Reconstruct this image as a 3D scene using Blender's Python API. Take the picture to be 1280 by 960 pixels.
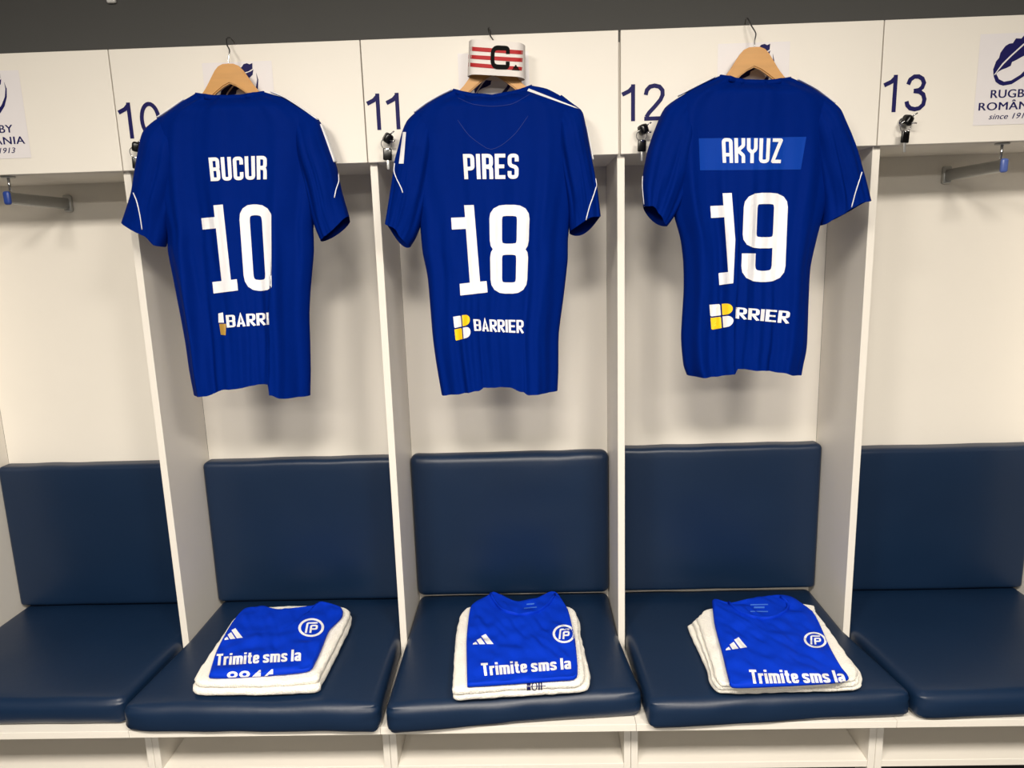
import bpy, bmesh, math, random
from mathutils import Vector, Matrix
from mathutils.bvhtree import BVHTree

# ------------------------------------------------------------------ clear
for o in list(bpy.data.objects):
    bpy.data.objects.remove(o, do_unlink=True)
scene = bpy.context.scene
COL = scene.collection

# ------------------------------------------------------------------ camera
F_PX = 895.9063
CAM = Vector((-0.23354, -1.78759, 1.50052))
_r = Vector((0.99935341, 0.02007975, -0.02982542))
_u = Vector((0.02554273, 0.18732056, 0.98196669))
_f = Vector((-0.02530456, 0.98209359, -0.18668655))
cd = bpy.data.cameras.new('camera')
cd.sensor_fit = 'HORIZONTAL'; cd.sensor_width = 36.0
cd.lens = F_PX * 36.0 / 1280.0
cd.clip_start = 0.05
cam = bpy.data.objects.new('camera', cd); COL.objects.link(cam)
cam.matrix_world = Matrix(((_r.x, _u.x, -_f.x, CAM.x), (_r.y, _u.y, -_f.y, CAM.y),
                           (_r.z, _u.z, -_f.z, CAM.z), (0, 0, 0, 1)))
scene.camera = cam

def pray(px, py):
    return (_f * F_PX + _r * (px - 640) - _u * (py - 480)).normalized()
def at(px, py, ax, val):
    d = pray(px, py); t = (val - CAM[ax]) / d[ax]
    return CAM + d * t

# ------------------------------------------------------------------ world, light, exposure
w = bpy.data.worlds.new('world'); scene.world = w; w.use_nodes = True
w.node_tree.nodes['Background'].inputs[0].default_value = (1.0, 0.95, 0.87, 1)
w.node_tree.nodes['Background'].inputs[1].default_value = 0.03
scene.view_settings.view_transform = 'Standard'
scene.view_settings.look = 'None'
scene.view_settings.gamma = 1.0
scene.view_settings.use_curve_mapping = False
scene.view_settings.exposure = -0.2
CEIL = 2.62
PANELS = [(-1.27, -2.15, 66), (-0.3, -2.15, 68), (0.67, -2.15, 66),
          (-1.27, -4.45, 48), (-0.3, -4.45, 52), (0.67, -4.45, 48)]
for i, (x, y, e) in enumerate(PANELS):
    ld = bpy.data.lights.new('panel_light', 'AREA'); ld.shape = 'SQUARE'; ld.size = 0.5
    ld.energy = e; ld.color = (1.0, 0.92, 0.81)
    lo = bpy.data.objects.new('panel_light', ld); COL.objects.link(lo)
    lo.location = (x, y, CEIL - 0.03)

# ------------------------------------------------------------------ materials
def lin(c):
    return tuple(((v / 255) / 12.92 if v / 255 <= 0.04045 else ((v / 255 + 0.055) / 1.055) ** 2.4) for v in c) + (1,)
def mat(name, rgb, rough=0.5, metal=0.0, spec=0.5, noise=0.0, nscale=40, bump=0.0, bscale=200, sheen=0.0, emit=0, stretch=None, coat=0):
    m = bpy.data.materials.new(name); m.use_nodes = True
    nt = m.node_tree; b = nt.nodes['Principled BSDF']
    b.inputs['Base Color'].default_value = lin(rgb)
    b.inputs['Roughness'].default_value = rough
    b.inputs['Metallic'].default_value = metal
    b.inputs['Specular IOR Level'].default_value = spec
    if sheen: b.inputs['Sheen Weight'].default_value = sheen; b.inputs['Sheen Roughness'].default_value = 0.4
    if coat: b.inputs['Coat Weight'].default_value = coat
    if emit:
        b.inputs['Emission Color'].default_value = lin(rgb); b.inputs['Emission Strength'].default_value = emit
    tc = nt.nodes.new('ShaderNodeTexCoord'); mp = nt.nodes.new('ShaderNodeMapping')
    nt.links.new(tc.outputs['Object'], mp.inputs[0])
    if stretch: mp.inputs['Scale'].default_value = stretch
    if noise:
        n = nt.nodes.new('ShaderNodeTexNoise'); n.inputs['Scale'].default_value = nscale; n.inputs['Detail'].default_value = 4
        nt.links.new(mp.outputs[0], n.inputs[0])
        mx = nt.nodes.new('ShaderNodeMix'); mx.data_type = 'RGBA'
        c = lin(rgb)
        mx.inputs[6].default_value = tuple(max(0, v * (1 - noise)) for v in c[:3]) + (1,)
        mx.inputs[7].default_value = tuple(min(1, v * (1 + noise)) for v in c[:3]) + (1,)
        nt.links.new(n.outputs[0], mx.inputs[0]); nt.links.new(mx.outputs[2], b.inputs['Base Color'])
    if bump:
        n2 = nt.nodes.new('ShaderNodeTexNoise'); n2.inputs['Scale'].default_value = bscale; n2.inputs['Detail'].default_value = 3
        nt.links.new(mp.outputs[0], n2.inputs[0])
        bp = nt.nodes.new('ShaderNodeBump'); bp.inputs['Strength'].default_value = bump; bp.inputs['Distance'].default_value = 0.004
        nt.links.new(n2.outputs[0], bp.inputs['Height']); nt.links.new(bp.outputs[0], b.inputs['Normal'])
    return m

M = dict(
    laminate=mat('white_laminate', (233, 228, 219), 0.45, noise=0.025, nscale=6, bump=0.02, bscale=90),
    vinyl=mat('navy_vinyl', (13, 35, 62), 0.40, spec=0.42, noise=0.10, nscale=5, bump=0.07, bscale=55),
    jersey=mat('blue_jersey_knit', (0, 30, 112), 0.65, spec=0.02, noise=0.05, nscale=60, bump=0.05, bscale=700),
    tee=mat('blue_shirt_knit', (6, 52, 190), 0.6, spec=0.06, noise=0.05, nscale=50, bump=0.05, bscale=600),
    patch=mat('blue_patch', (6, 58, 158), 0.65, spec=0.08, noise=0.03),
    print_white=mat('white_print', (236, 236, 240), 0.5, noise=0.03, nscale=80),
    print_yellow=mat('yellow_print', (246, 200, 12), 0.5, noise=0.04),
    print_gold=mat('gold_print', (172, 134, 56), 0.5, noise=0.06),
    print_navy=mat('navy_print', (22, 20, 84), 0.6, spec=0.2, noise=0.05),
    print_red=mat('red_print', (176, 28, 34), 0.7, noise=0.05),
    print_black=mat('black_print', (10, 10, 11), 0.8, spec=0.15, noise=0.05),
    print_grey=mat('faint_print', (58, 108, 205), 0.6, noise=0.05),
    seam=mat('jersey_seam', (3, 38, 126), 0.7, noise=0.03),
    paper=mat('sticker_paper', (228, 224, 226), 0.4, noise=0.01),
    towel=mat('white_terry', (244, 240, 230), 0.95, spec=0.1, noise=0.03, nscale=90, bump=0.9, bscale=260, sheen=0.3),
    band=mat('armband_elastic', (232, 226, 222), 0.8, noise=0.03, nscale=90, bump=0.1, bscale=400),
    wood=mat('beech_wood', (200, 146, 76), 0.45, noise=0.14, nscale=14, stretch=(1, 6, 6)),
    chrome=mat('chrome', (205, 205, 208), 0.16, metal=1.0, noise=0.01),
    alu=mat('satin_metal', (182, 183, 182), 0.38, metal=0.55, noise=0.02),
    black=mat('black_plastic', (10, 10, 11), 0.25, noise=0.05),
    bluecap=mat('blue_plastic', (40, 66, 140), 0.35, noise=0.05),
    greycap=mat('pale_blue_plastic', (82, 102, 168), 0.3, noise=0.05),
    darkwall=mat('dark_grey_paint', (84, 84, 83), 0.8, noise=0.03, nscale=8, bump=0.04, bscale=120),
    whitewall=mat('pale_paint', (206, 202, 192), 0.85, noise=0.02, nscale=5),
    ceilpaint=mat('ceiling_paint', (186, 184, 178), 0.9, noise=0.02, nscale=5),
    floor=mat('dark_rubber_floor', (64, 64, 66), 0.7, noise=0.1, nscale=30, bump=0.05),
    plinth=mat('black_plinth', (20, 20, 20), 0.7, noise=0.05),
    lamp=mat('lit_diffuser', (255, 246, 228), 0.5, emit=5.0),
    lampframe=mat('white_metal', (230, 230, 228), 0.4, noise=0.01),
)

# ------------------------------------------------------------------ helpers
def link(o, parent=None):
    COL.objects.link(o)
    if parent is not None:
        o.parent = parent
        o.matrix_parent_inverse = parent.matrix_world.inverted()
    return o
def tag(o, label=None, cat=None, group=None, kind=None):
    if label: o['label'] = label
    if cat: o['category'] = cat
    if group: o['group'] = group
    if kind: o['kind'] = kind
    return o
def thing(name, loc, label, cat, group=None):
    e = bpy.data.objects.new(name, None); e.empty_display_size = 0.05
    e.location = loc; COL.objects.link(e)
    e.matrix_world = Matrix.Translation(loc)
    return tag(e, label, cat, group)
def meshobj(name, vs, fs, m, parent=None, smooth=False, mats=None, midx=None):
    me = bpy.data.meshes.new(name); me.from_pydata([tuple(v) for v in vs], [], fs)
    for q in (mats or [m]): me.materials.append(q)
    if midx: me.polygons.foreach_set('material_index', midx)
    if smooth: me.polygons.foreach_set('use_smooth', [True] * len(me.polygons))
    me.update()
    return link(bpy.data.objects.new(name, me), parent)
def bmobj(name, bm, m, parent=None, smooth=False):
    bmesh.ops.recalc_face_normals(bm, faces=bm.faces)
    me = bpy.data.meshes.new(name); bm.to_mesh(me); bm.free(); me.materials.append(m)
    if smooth: me.polygons.foreach_set('use_smooth', [True] * len(me.polygons))
    return link(bpy.data.objects.new(name, me), parent)
def bm_box(bm, x0, x1, y0, y1, z0, z1, bev=0.0, seg=2):
    g = bmesh.ops.create_cube(bm, size=1.0)
    for v in g['verts']:
        v.co = Vector((x0 + (v.co.x + .5) * (x1 - x0), y0 + (v.co.y + .5) * (y1 - y0), z0 + (v.co.z + .5) * (z1 - z0)))
    if bev:
        es = list({e for v in g['verts'] for e in v.link_edges})
        bmesh.ops.bevel(bm, geom=es, offset=bev, segments=seg, affect='EDGES', profile=0.5)
def box(name, x0, x1, y0, y1, z0, z1, m, parent=None, bev=0.001):
    bm = bmesh.new(); bm_box(bm, x0, x1, y0, y1, z0, z1, bev); return bmobj(name, bm, m, parent)
def tube(name, pts, r, m, parent=None, seg=8, flat=None, caps=True):
    pts = [Vector(p) for p in pts]; vs = []; fs = []
    n = len(pts)
    for i, p in enumerate(pts):
        d = (pts[min(i + 1, n - 1)] - pts[max(i - 1, 0)]).normalized()
        a = d.cross(Vector((0, 1, 0)))
        if a.length < 0.2: a = d.cross(Vector((1, 0, 0)))
        a.normalize(); b = d.cross(a).normalized()
        for k in range(seg):
            t = 2 * math.pi * k / seg
            vs.append(p + a * (math.cos(t) * r) + b * (math.sin(t) * (flat or r)))
    for i in range(n - 1):
        for k in range(seg):
            fs.append((i * seg + k, i * seg + (k + 1) % seg, (i + 1) * seg + (k + 1) % seg, (i + 1) * seg + k))
    if caps:
        fs.append(tuple(range(seg))[::-1]); fs.append(tuple((n - 1) * seg + k for k in range(seg)))
    return meshobj(name, vs, fs, m, parent, True)
def catmull(pts, n):
    """resample a polyline of tuples smoothly to n points, by arc length"""
    P = [Vector(p) for p in pts]
    dense = []
    for i in range(len(P) - 1):
        p0 = P[max(i - 1, 0)]; p1 = P[i]; p2 = P[i + 1]; p3 = P[min(i + 2, len(P) - 1)]
        for k in range(12):
            t = k / 12
            lnr = p1.lerp(p2, t)
            cr = 0.5 * ((2 * p1) + (p2 - p0) * t + (2 * p0 - 5 * p1 + 4 * p2 - p3) * t * t + (3 * p1 - p0 - 3 * p2 + p3) * t ** 3)
            dense.append(lnr.lerp(cr, 0.7))
    dense.append(P[-1])
    L = [0.0]
    for i in range(1, len(dense)): L.append(L[-1] + (dense[i] - dense[i - 1]).length)
    out = []; j = 0
    for k in range(n):
        s = L[-1] * k / (n - 1)
        while j < len(L) - 2 and L[j + 1] < s: j += 1
        q = (s - L[j]) / max(1e-9, L[j + 1] - L[j])
        out.append(dense[j].lerp(dense[j + 1], min(1, max(0, q))))
    return out
def hash1(i): return (math.sin(i * 127.1 + 11.7) * 43758.5453) % 1.0
def vnoise(x, y, s=0):
    xi, yi = math.floor(x), math.floor(y); fx, fy = x - xi, y - yi
    fx = fx * fx * (3 - 2 * fx); fy = fy * fy * (3 - 2 * fy)
    h = lambda a, b: hash1(a * 1.37 + b * 57.31 + s * 13.77)
    return (h(xi, yi) * (1 - fx) + h(xi + 1, yi) * fx) * (1 - fy) + (h(xi, yi + 1) * (1 - fx) + h(xi + 1, yi + 1) * fx) * fy - 0.5
def sstep(a, b, x):
    t = min(1, max(0, (x - a) / (b - a))); return t * t * (3 - 2 * t)

# ---- flat artwork: lists of (verts2d, faces) in a unit square
def stroke(pts, T, closed=False, rad=0.0, n=5):
    """thick polyline as a quad strip; corners rounded with radius rad"""
    P = [Vector(p) for p in pts]
    if rad:
        Q = []; N = len(P)
        for i, p in enumerate(P):
            if not closed and i in (0, N - 1): Q.append(p); continue
            a = P[i - 1]; b = P[(i + 1) % N]
            da = (a - p); db = (b - p)
            r = min(rad, da.length * .5, db.length * .5)
            s = p + da.normalized() * r; e = p + db.normalized() * r
            for k in range(n):
                t = k / (n - 1); Q.append((1 - t) ** 2 * s + 2 * t * (1 - t) * p + t * t * e)
        P = Q
    N = len(P); vs = []; fs = []
    for i, p in enumerate(P):
        a = P[i - 1] if (i > 0 or closed) else None
        b = P[(i + 1) % N] if (i < N - 1 or closed) else None
        d1 = (p - a).normalized() if a is not None and (p - a).length > 1e-9 else None
        d2 = (b - p).normalized() if b is not None and (b - p).length > 1e-9 else None
        if d1 is None: d1 = d2
        if d2 is None: d2 = d1
        n1 = Vector((-d1.y, d1.x)); n2 = Vector((-d2.y, d2.x)); m = (n1 + n2)
        m = m.normalized() if m.length > 1e-6 else n1
        L = (T / 2) / max(0.45, m.dot(n1))
        vs += [p + m * L, p - m * L]
    for i in range(N - 1 + (1 if closed else 0)):
        j = (i + 1) % N; fs.append((2 * i, 2 * i + 1, 2 * j + 1, 2 * j))
    return vs, fs
def glyph(ch, W=.42, T=.15):
    l, r, b, t, m = T / 2, W - T / 2, T / 2, 1 - T / 2, .5; R = .11
    S = lambda *p, closed=False, rad=R: stroke(p, T, closed, rad)
    g = {
        'B': [S((l, m), (l, b), (r, b), (r, m), (l, m), rad=.09), S((l, m), (l, t), (r, t), (r, m), (l, m), rad=.09), S((l, 0), (l, 1), rad=0)],
        'U': [S((l, 1), (l, b), (r, b), (r, 1))],
        'C': [S((r, .66), (r, t), (l, t), (l, b), (r, b), (r, .34))],
        'R': [S((l, 0), (l, 1), rad=0), S((l, t), (r, t), (r, .50), (l, .50), rad=.14), S((l + .1, .48), (r - .03, .46), (r, .36), (r, 0), rad=.05)],
        'P': [S((l, 0), (l, 1), rad=0), S((l, t), (r, t), (r, .42), (l, .42))],
        'I': [S((T / 2, 0), (T / 2, 1), rad=0)],
        'E': [S((l, 0), (l, 1), rad=0), S((l, t), (W - .02, t), rad=0), S((l, b), (W - .02, b), rad=0), S((l, m), (W - .06, m), rad=0)],
        'S': [S((r, .69), (r, t), (l, t), (l, .54), (r, .46), (r, b), (l, b), (l, .31))],
        'A': [S((l, 0), (l, t), (r, t), (r, 0)), S((l, .33), (r, .33), rad=0)],
        'K': [S((l, 0), (l, 1), rad=0), S((r, 1), (r, .7), (l + .06, .5), (r, .3), (r, 0), rad=.05)],
        'Y': [S((l, 1), (l, .55), (W / 2, .42), (W / 2, 0), rad=.06), S((r, 1), (r, .55), (W / 2, .42), rad=.06)],
        'r': [S((l, 0), (l, 1), rad=0), S((l, t), (r, t), (r, .48), (l, .48), rad=.13), S((l + .10, .48), (r + .03, 0), rad=0)],
        'a': [S((l, 0), (W / 2, 1), (r, 0), rad=0), S((l + .05, .26), (r - .05, .26), rad=0)],
        'Z': [S((.02, t), (r, t), (l, b), (W - .02, b), rad=.02)],
    }[ch]
    return g, (T if ch == 'I' else W)
def word_glyphs(s, W=.42, T=.15, gap=.06):
    out = []; x = 0
    for ch in s:
        g, wd = glyph(ch, W, T)
        out += [([Vector((v.x + x, v.y)) for v in vs], fs) for vs, fs in g]; x += wd + gap
    x -= gap
    return [([Vector((v.x / x, v.y)) for v in vs], fs) for vs, fs in out]
def unit(polys, wd):
    return [([Vector((v.x / wd, v.y)) for v in vs], fs) for vs, fs in polys]
def small_word(s, T=.17, gap=.06):
    """heavy condensed upper and lower case lettering; x-height .72"""
    X = .74; W = .40; l, r, h = T / 2, W - T / 2, T / 2
    S = lambda *p, rad=.09: stroke(p, T, False, rad)
    dot = lambda x: poly([(x - T / 2, .84), (x + T / 2, .84), (x + T / 2, 1), (x - T / 2, 1)])
    G = {'T': ([S((.21, 0), (.21, 1), rad=0), S((0, 1 - h), (.42, 1 - h), rad=0)], .42),
         'r': ([S((l, 0), (l, X), rad=0), S((l, .5), (l + .04, X - h), (.30, X - h))], .30),
         'i': ([S((h, 0), (h, X), rad=0), dot(h)], T),
         'm': ([S((l, 0), (l, X), rad=0), S((l, X - h), (.315, X - h), (.315, 0)), S((.315, X - h), (.55, X - h), (.55, 0))], .55 + T / 2),
         't': ([S((.14, .95), (.14, h), (.30, h)), S((.02, X - h), (.28, X - h), rad=0)], .30),
         'e': ([S((l, .39), (r, .39), (r, X - h), (l, X - h), (l, h), (r, h), (r, .24))], W),
         's': ([S((r, .53), (r, X - h), (l, X - h), (l, .43), (r, .31), (r, h), (l, h), (l, .21))], W),
         'l': ([S((h, 0), (h, 1), rad=0)], T),
         'a': ([S((l, .55), (l, X - h), (r, X - h), (r, 0)), S((r, .40), (l, .36), (l, h), (r, h))], W)}
    out = []; x = 0
    for ch in s:
        if ch == ' ': x += .18; continue
        g, wd = G[ch]
        out += [([Vector((v.x + x, v.y)) for v in vs], fs) for vs, fs in g]; x += wd + gap
    return unit(out, x - gap)
def door_digit(ch):
    T = .115
    G = {'1': ([stroke([(.33, 0), (.33, 1)], T), stroke([(.33, .93), (.22, .82), (.02, .73)], T)], .39),
         '0': ([stroke([(.31 + .25 * math.cos(k * math.pi / 14), .5 + .44 * math.sin(k * math.pi / 14)) for k in range(28)], T, True)], .62),
         '2': ([stroke([(.07, .70), (.10, .83), (.19, .92), (.32, .945), (.46, .91), (.545, .81), (.55, .69), (.49, .56), (.33, .38), (.17, .22), (.09, .10)], T), stroke([(.03, .055), (.62, .055)], .11)], .63),
         '3': ([stroke([(.07, .73), (.12, .86), (.23, .935), (.35, .935), (.46, .87), (.51, .76), (.47, .64), (.38, .57), (.24, .55)], T),
                stroke([(.24, .55), (.40, .53), (.51, .45), (.555, .32), (.53, .18), (.43, .085), (.30, .06), (.17, .09), (.09, .17), (.055, .28)], T)], .61),
         '9': ([stroke([(.31 + .24 * math.cos(k * math.pi / 14), .68 + .26 * math.sin(k * math.pi / 14)) for k in range(28)], T, True), stroke([(.55, .68), (.52, .35), (.42, .12), (.25, .06), (.08, .16)], T)], .61)}
    return G[ch]
def num_one():
    T = .14; W = .43; xs = .27
    return unit([stroke([(xs, 0), (xs, 1)], T), stroke([(0, .80), (xs, .80)], .13), stroke([(.06, .065), (W, .065)], .13)], W)
def num_digit(d):
    T = .125; W = .40; l, r, b, t = T / 2, W - T / 2, T / 2, 1 - T / 2
    if d == '0': g = [stroke([(l, b), (l, t), (r, t), (r, b)], T, True, .12)]
    if d == '8': g = [stroke([(l, .5), (l, t), (r, t), (r, .5)], T, True, .1), stroke([(l, b), (l, .5), (r, .5), (r, b)], T, True, .1)]
    if d == '9': g = [stroke([(l, .44), (l, t), (r, t), (r, .44)], T, True, .1), stroke([(r, .6), (r, b), (l, b), (l, .32)], T, False, .12)]
    return unit(g, W)
def font_polys(body, embolden=0.0, shear=0.0, spacing=1.0):
    cu = bpy.data.curves.new('lettering_tmp', 'FONT'); cu.body = body; cu.offset = embolden; cu.shear = shear
    cu.space_character = spacing; cu.resolution_u = 4
    ob = bpy.data.objects.new('lettering_tmp', cu); COL.objects.link(ob)
    dg = bpy.context.evaluated_depsgraph_get(); dg.update()
    me = bpy.data.meshes.new_from_object(ob.evaluated_get(dg))
    vs = [v.co.copy() for v in me.vertices]; fs = [tuple(p.vertices) for p in me.polygons]
    bpy.data.objects.remove(ob); bpy.data.curves.remove(cu); bpy.data.meshes.remove(me)
    x0 = min(v.x for v in vs); x1 = max(v.x for v in vs); y0 = min(v.y for v in vs); y1 = max(v.y for v in vs)
    return [([Vector(((v.x - x0) / (x1 - x0), (v.y - y0) / (y1 - y0))) for v in vs], fs)], (x1 - x0) / (y1 - y0)
def poly(pts): return ([Vector(p) for p in pts], [tuple(range(len(pts)))])
def cut2d(polys, nx, ny, clip=None):
    """triangulate, split along a grid so the art can follow a curved surface, optional half-plane clips"""
    bm = bmesh.new()
    for k, (vs, fs) in enumerate(polys):
        bv = [bm.verts.new((v.x, v.y, (k % 4) * .00012)) for v in vs]     # strokes that cross lie a hair apart
        for f in fs:
            try: bm.faces.new([bv[i] for i in f])
            except ValueError: pass
    bmesh.ops.triangulate(bm, faces=bm.faces)
    def bis(co, no, clear=False):
        bmesh.ops.bisect_plane(bm, geom=bm.verts[:] + bm.edges[:] + bm.faces[:], plane_co=co, plane_no=no, clear_outer=clear)
    for co, no in (clip or []): bis((co[0], co[1], 0), (no[0], no[1], 0), True)
    for i in range(1, nx): bis((i / nx, 0, 0), (1, 0, 0))
    for i in range(1, ny): bis((0, i / ny, 0), (0, 1, 0))
    vs = [v.co.copy() for v in bm.verts]; bm.verts.index_update()
    fs = [tuple(v.index for v in f.verts) for f in bm.faces]; bm.free()
    return vs, fs
def bvh_of(objs):
    vs = []; fs = []
    for o in objs:
        k = len(vs); mw = o.matrix_world
        vs += [mw @ v.co for v in o.data.vertices]; fs += [tuple(i + k for i in p.vertices) for p in o.data.polygons]
    return BVHTree.FromPolygons(vs, fs)
def hit(bvh, px, py, off=0.0012):
    d = pray(px, py)
    h = bvh.ray_cast(CAM, d)
    if h[0] is None: return None
    return h[0] - d * off
def decal(name, polys, quad, bvh, m, parent, nx=24, ny=16, off=0.0012, clip=None):
    """lay unit-square art on a real surface; quad = the four corners (tl, tr, br, bl) seen in the photograph"""
    vs, fs = cut2d(polys, nx, ny, clip)
    tl, tr, br, bl = [Vector(q) for q in quad]
    P = []; ok = []
    for v in vs:
        a = tl.lerp(tr, v.x); b = bl.lerp(br, v.x); q = b.lerp(a, v.y)
        h = hit(bvh, q.x, q.y, off + v.z); P.append(h if h is not None else Vector((0, 0, 0))); ok.append(h is not None)
    fs = [f for f in fs if all(ok[i] for i in f)]
    keep = sorted({i for f in fs for i in f}); mp = {o: n for n, o in enumerate(keep)}
    return meshobj(name, [P[i] for i in keep], [tuple(mp[i] for i in f) for f in fs], m, parent)

# ------------------------------------------------------------------ the room
def struct(o): o['kind'] = 'structure'; return o
RX0, RX1, RY0, WALLY = -4.2, 4.2, -5.6, 0.262
struct(box('wall_back', RX0, RX1, WALLY, WALLY + 0.12, 0, CEIL, M['darkwall'], bev=0))
struct(box('wall_left', RX0 - 0.12, RX0, RY0, WALLY, 0, CEIL, M['darkwall'], bev=0))
struct(box('wall_right', RX1, RX1 + 0.12, RY0, WALLY, 0, CEIL, M['darkwall'], bev=0))
struct(box('wall_front', RX0, RX1, RY0 - 0.12, RY0, 0, CEIL, M['darkwall'], bev=0))
struct(box('floor', RX0, RX1, RY0, WALLY, -0.1, 0, M['floor'], bev=0))
struct(box('ceiling', RX0, RX1, RY0, WALLY, CEIL, CEIL + 0.1, M['ceilpaint'], bev=0))
for i, (x, y, e) in enumerate(PANELS):
    t = thing('ceiling_light', (x, y, CEIL), 'square ceiling light panel, %s of the %s' % (('left', 'middle', 'right')[i % 3], ('row nearest the lockers', 'row far from the lockers')[i // 3]), 'light', 'ceiling light panels')
    bm = bmesh.new()
    for a in ((-.31, -.29, -.31, .31), (.29, .31, -.31, .31), (-.29, .29, -.31, -.29), (-.29, .29, .29, .31)):
        bm_box(bm, x + a[0], x + a[1], y + a[2], y + a[3], CEIL - 0.028, CEIL - 0.001)
    bmobj('frame', bm, M['lampframe'], t)
    box('diffuser', x - .29, x + .29, y - .29, y + .29, CEIL - 0.02, CEIL - 0.008, M['lamp'], t, bev=0)
t = at(141, 2, 1, WALLY)
tag(box('cable_clip', t.x - .012, t.x + .012, WALLY - .012, WALLY - .0005, t.z - .006, t.z + .03, M['lampframe'], bev=.004),
    'tiny white fitting on the dark wall above the lockers', 'wall fitting')

# ------------------------------------------------------------------ lockers
TH = 0.018
PX = [-1.8044, -1.2, -0.5967, -0.0031, 0.6, 1.2]          # partition centres, bays 9 to 13
DS = [-1.797, -1.1988, -0.6069, -0.0082, 0.5921, 1.191]   # door seams
ZD0, ZD1, BACK = 1.71, 1.983, 0.2404
NUMS = ['9', '10', '11', '12', '13']
def sticker(parent, cx):
    x0 = cx - .082; zt = 1.945; y = -TH - .0009
    vs = []; fs = []; mi = []
    def add(polys, k, yo):
        for pv, pf in polys:
            n = len(vs); vs.extend([Vector((x0 + v[0], y - yo, zt - v[1])) for v in pv])
            for f in pf: fs.append(tuple(i + n for i in f)); mi.append(k)
    def addtri(pts):
        q, f = cut2d([poly([(x, y * .9) for x, y in pts])], 1, 1); add([([(v.x, v.y) for v in q], f)], 1, .0005)
    add([([(0, 0), (.164, 0), (.164, .198), (0, .198)], [(0, 1, 2, 3)])], 0, 0)
    addtri([(.037, .10), (.035, .085), (.040, .066), (.046, .058), (.048, .046), (.054, .036), (.058, .030), (.066, .025), (.074, .024), (.080, .013), (.092, .014), (.098, .006),
            (.106, .004), (.112, .007), (.119, .004), (.118, .018), (.108, .024), (.098, .026), (.088, .036), (.070, .054), (.054, .072), (.044, .088)])
    addtri([(.0415, .097), (.047, .088), (.058, .073), (.074, .055), (.092, .037), (.100, .029), (.114, .024), (.120, .020), (.117, .033), (.105, .043), (.108, .052), (.096, .058),
            (.086, .064), (.076, .069), (.074, .078), (.064, .083), (.055, .086), (.047, .091)])
    addtri([(.037, .10), (.043, .115), (.052, .122), (.061, .125), (.08, .122), (.105, .105), (.118, .088), (.127, .065), (.1295, .045), (.1255, .027),
            (.1265, .045), (.122, .065), (.111, .085), (.098, .1), (.078, .113), (.062, .1155), (.05, .109), (.043, .096)])
    for body, xa, xb, ya, yb, sh, bold in (('RUGBY', .035, .129, .121, .139, 0, .0011), ('ROM\u00c2NIA', .010, .154, .1435, .1655, 0, .0011), ('since 1913', .035, .128, .173, .1855, .3, .0004)):
        pp, _ = font_polys(body, 0, sh, 1.05)
        for k, dx in enumerate((-bold / 2, bold / 2)):      # two overlapping passes print a heavier letter
            add([([(xa + dx + v.x * (xb - xa), yb - v.y * (yb - ya)) for v in q], f) for q, f in pp], 1, .0004 + .0002 * k)
    return meshobj('sticker', vs, fs, None, parent, mats=[M['paper'], M['print_navy']], midx=mi)
def rail(parent, cx, capm):
    y0 = 0.0; z = 1.657
    vs = []; fs = []; n = 20
    for k, yy in enumerate((y0, BACK - .004)):
        for i in range(n):
            a = 2 * math.pi * i / n
            vs.append(Vector((cx + .0075 * math.copysign(abs(math.cos(a)) ** .7, math.cos(a)), yy, z + .015 * math.copysign(abs(math.sin(a)) ** .7, math.sin(a)))))
    for i in range(n): fs.append((i, (i + 1) % n, n + (i + 1) % n, n + i))
    fs.append(tuple(range(n))); fs.append(tuple(range(n, 2 * n)))
    r = meshobj('hanging_rail', vs, fs, M['alu'], parent, True)
    bm = bmesh.new(); bm_box(bm, cx - .0088, cx + .0088, y0 - .008, y0 + .004, z - .0165, z + .0165, .006, 4)
    bmobj('end_cap', bm, capm, r, True)
    bm = bmesh.new(); bm_box(bm, cx - .012, cx + .012, BACK - .012, BACK - .0005, z - .022, z + .024, .005, 3)
    bmobj('bracket', bm, M['alu'], r, True)
    tube('support_rod', [(cx, y0 + .012, z + .012), (cx, y0 + .012, ZD0 - .0015)], .0032, M['chrome'], r)
    tube('flange', [(cx, y0 + .012, ZD0 - .004), (cx, y0 + .012, ZD0 - .0005)], .016, M['alu'], r, seg=16)
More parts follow.
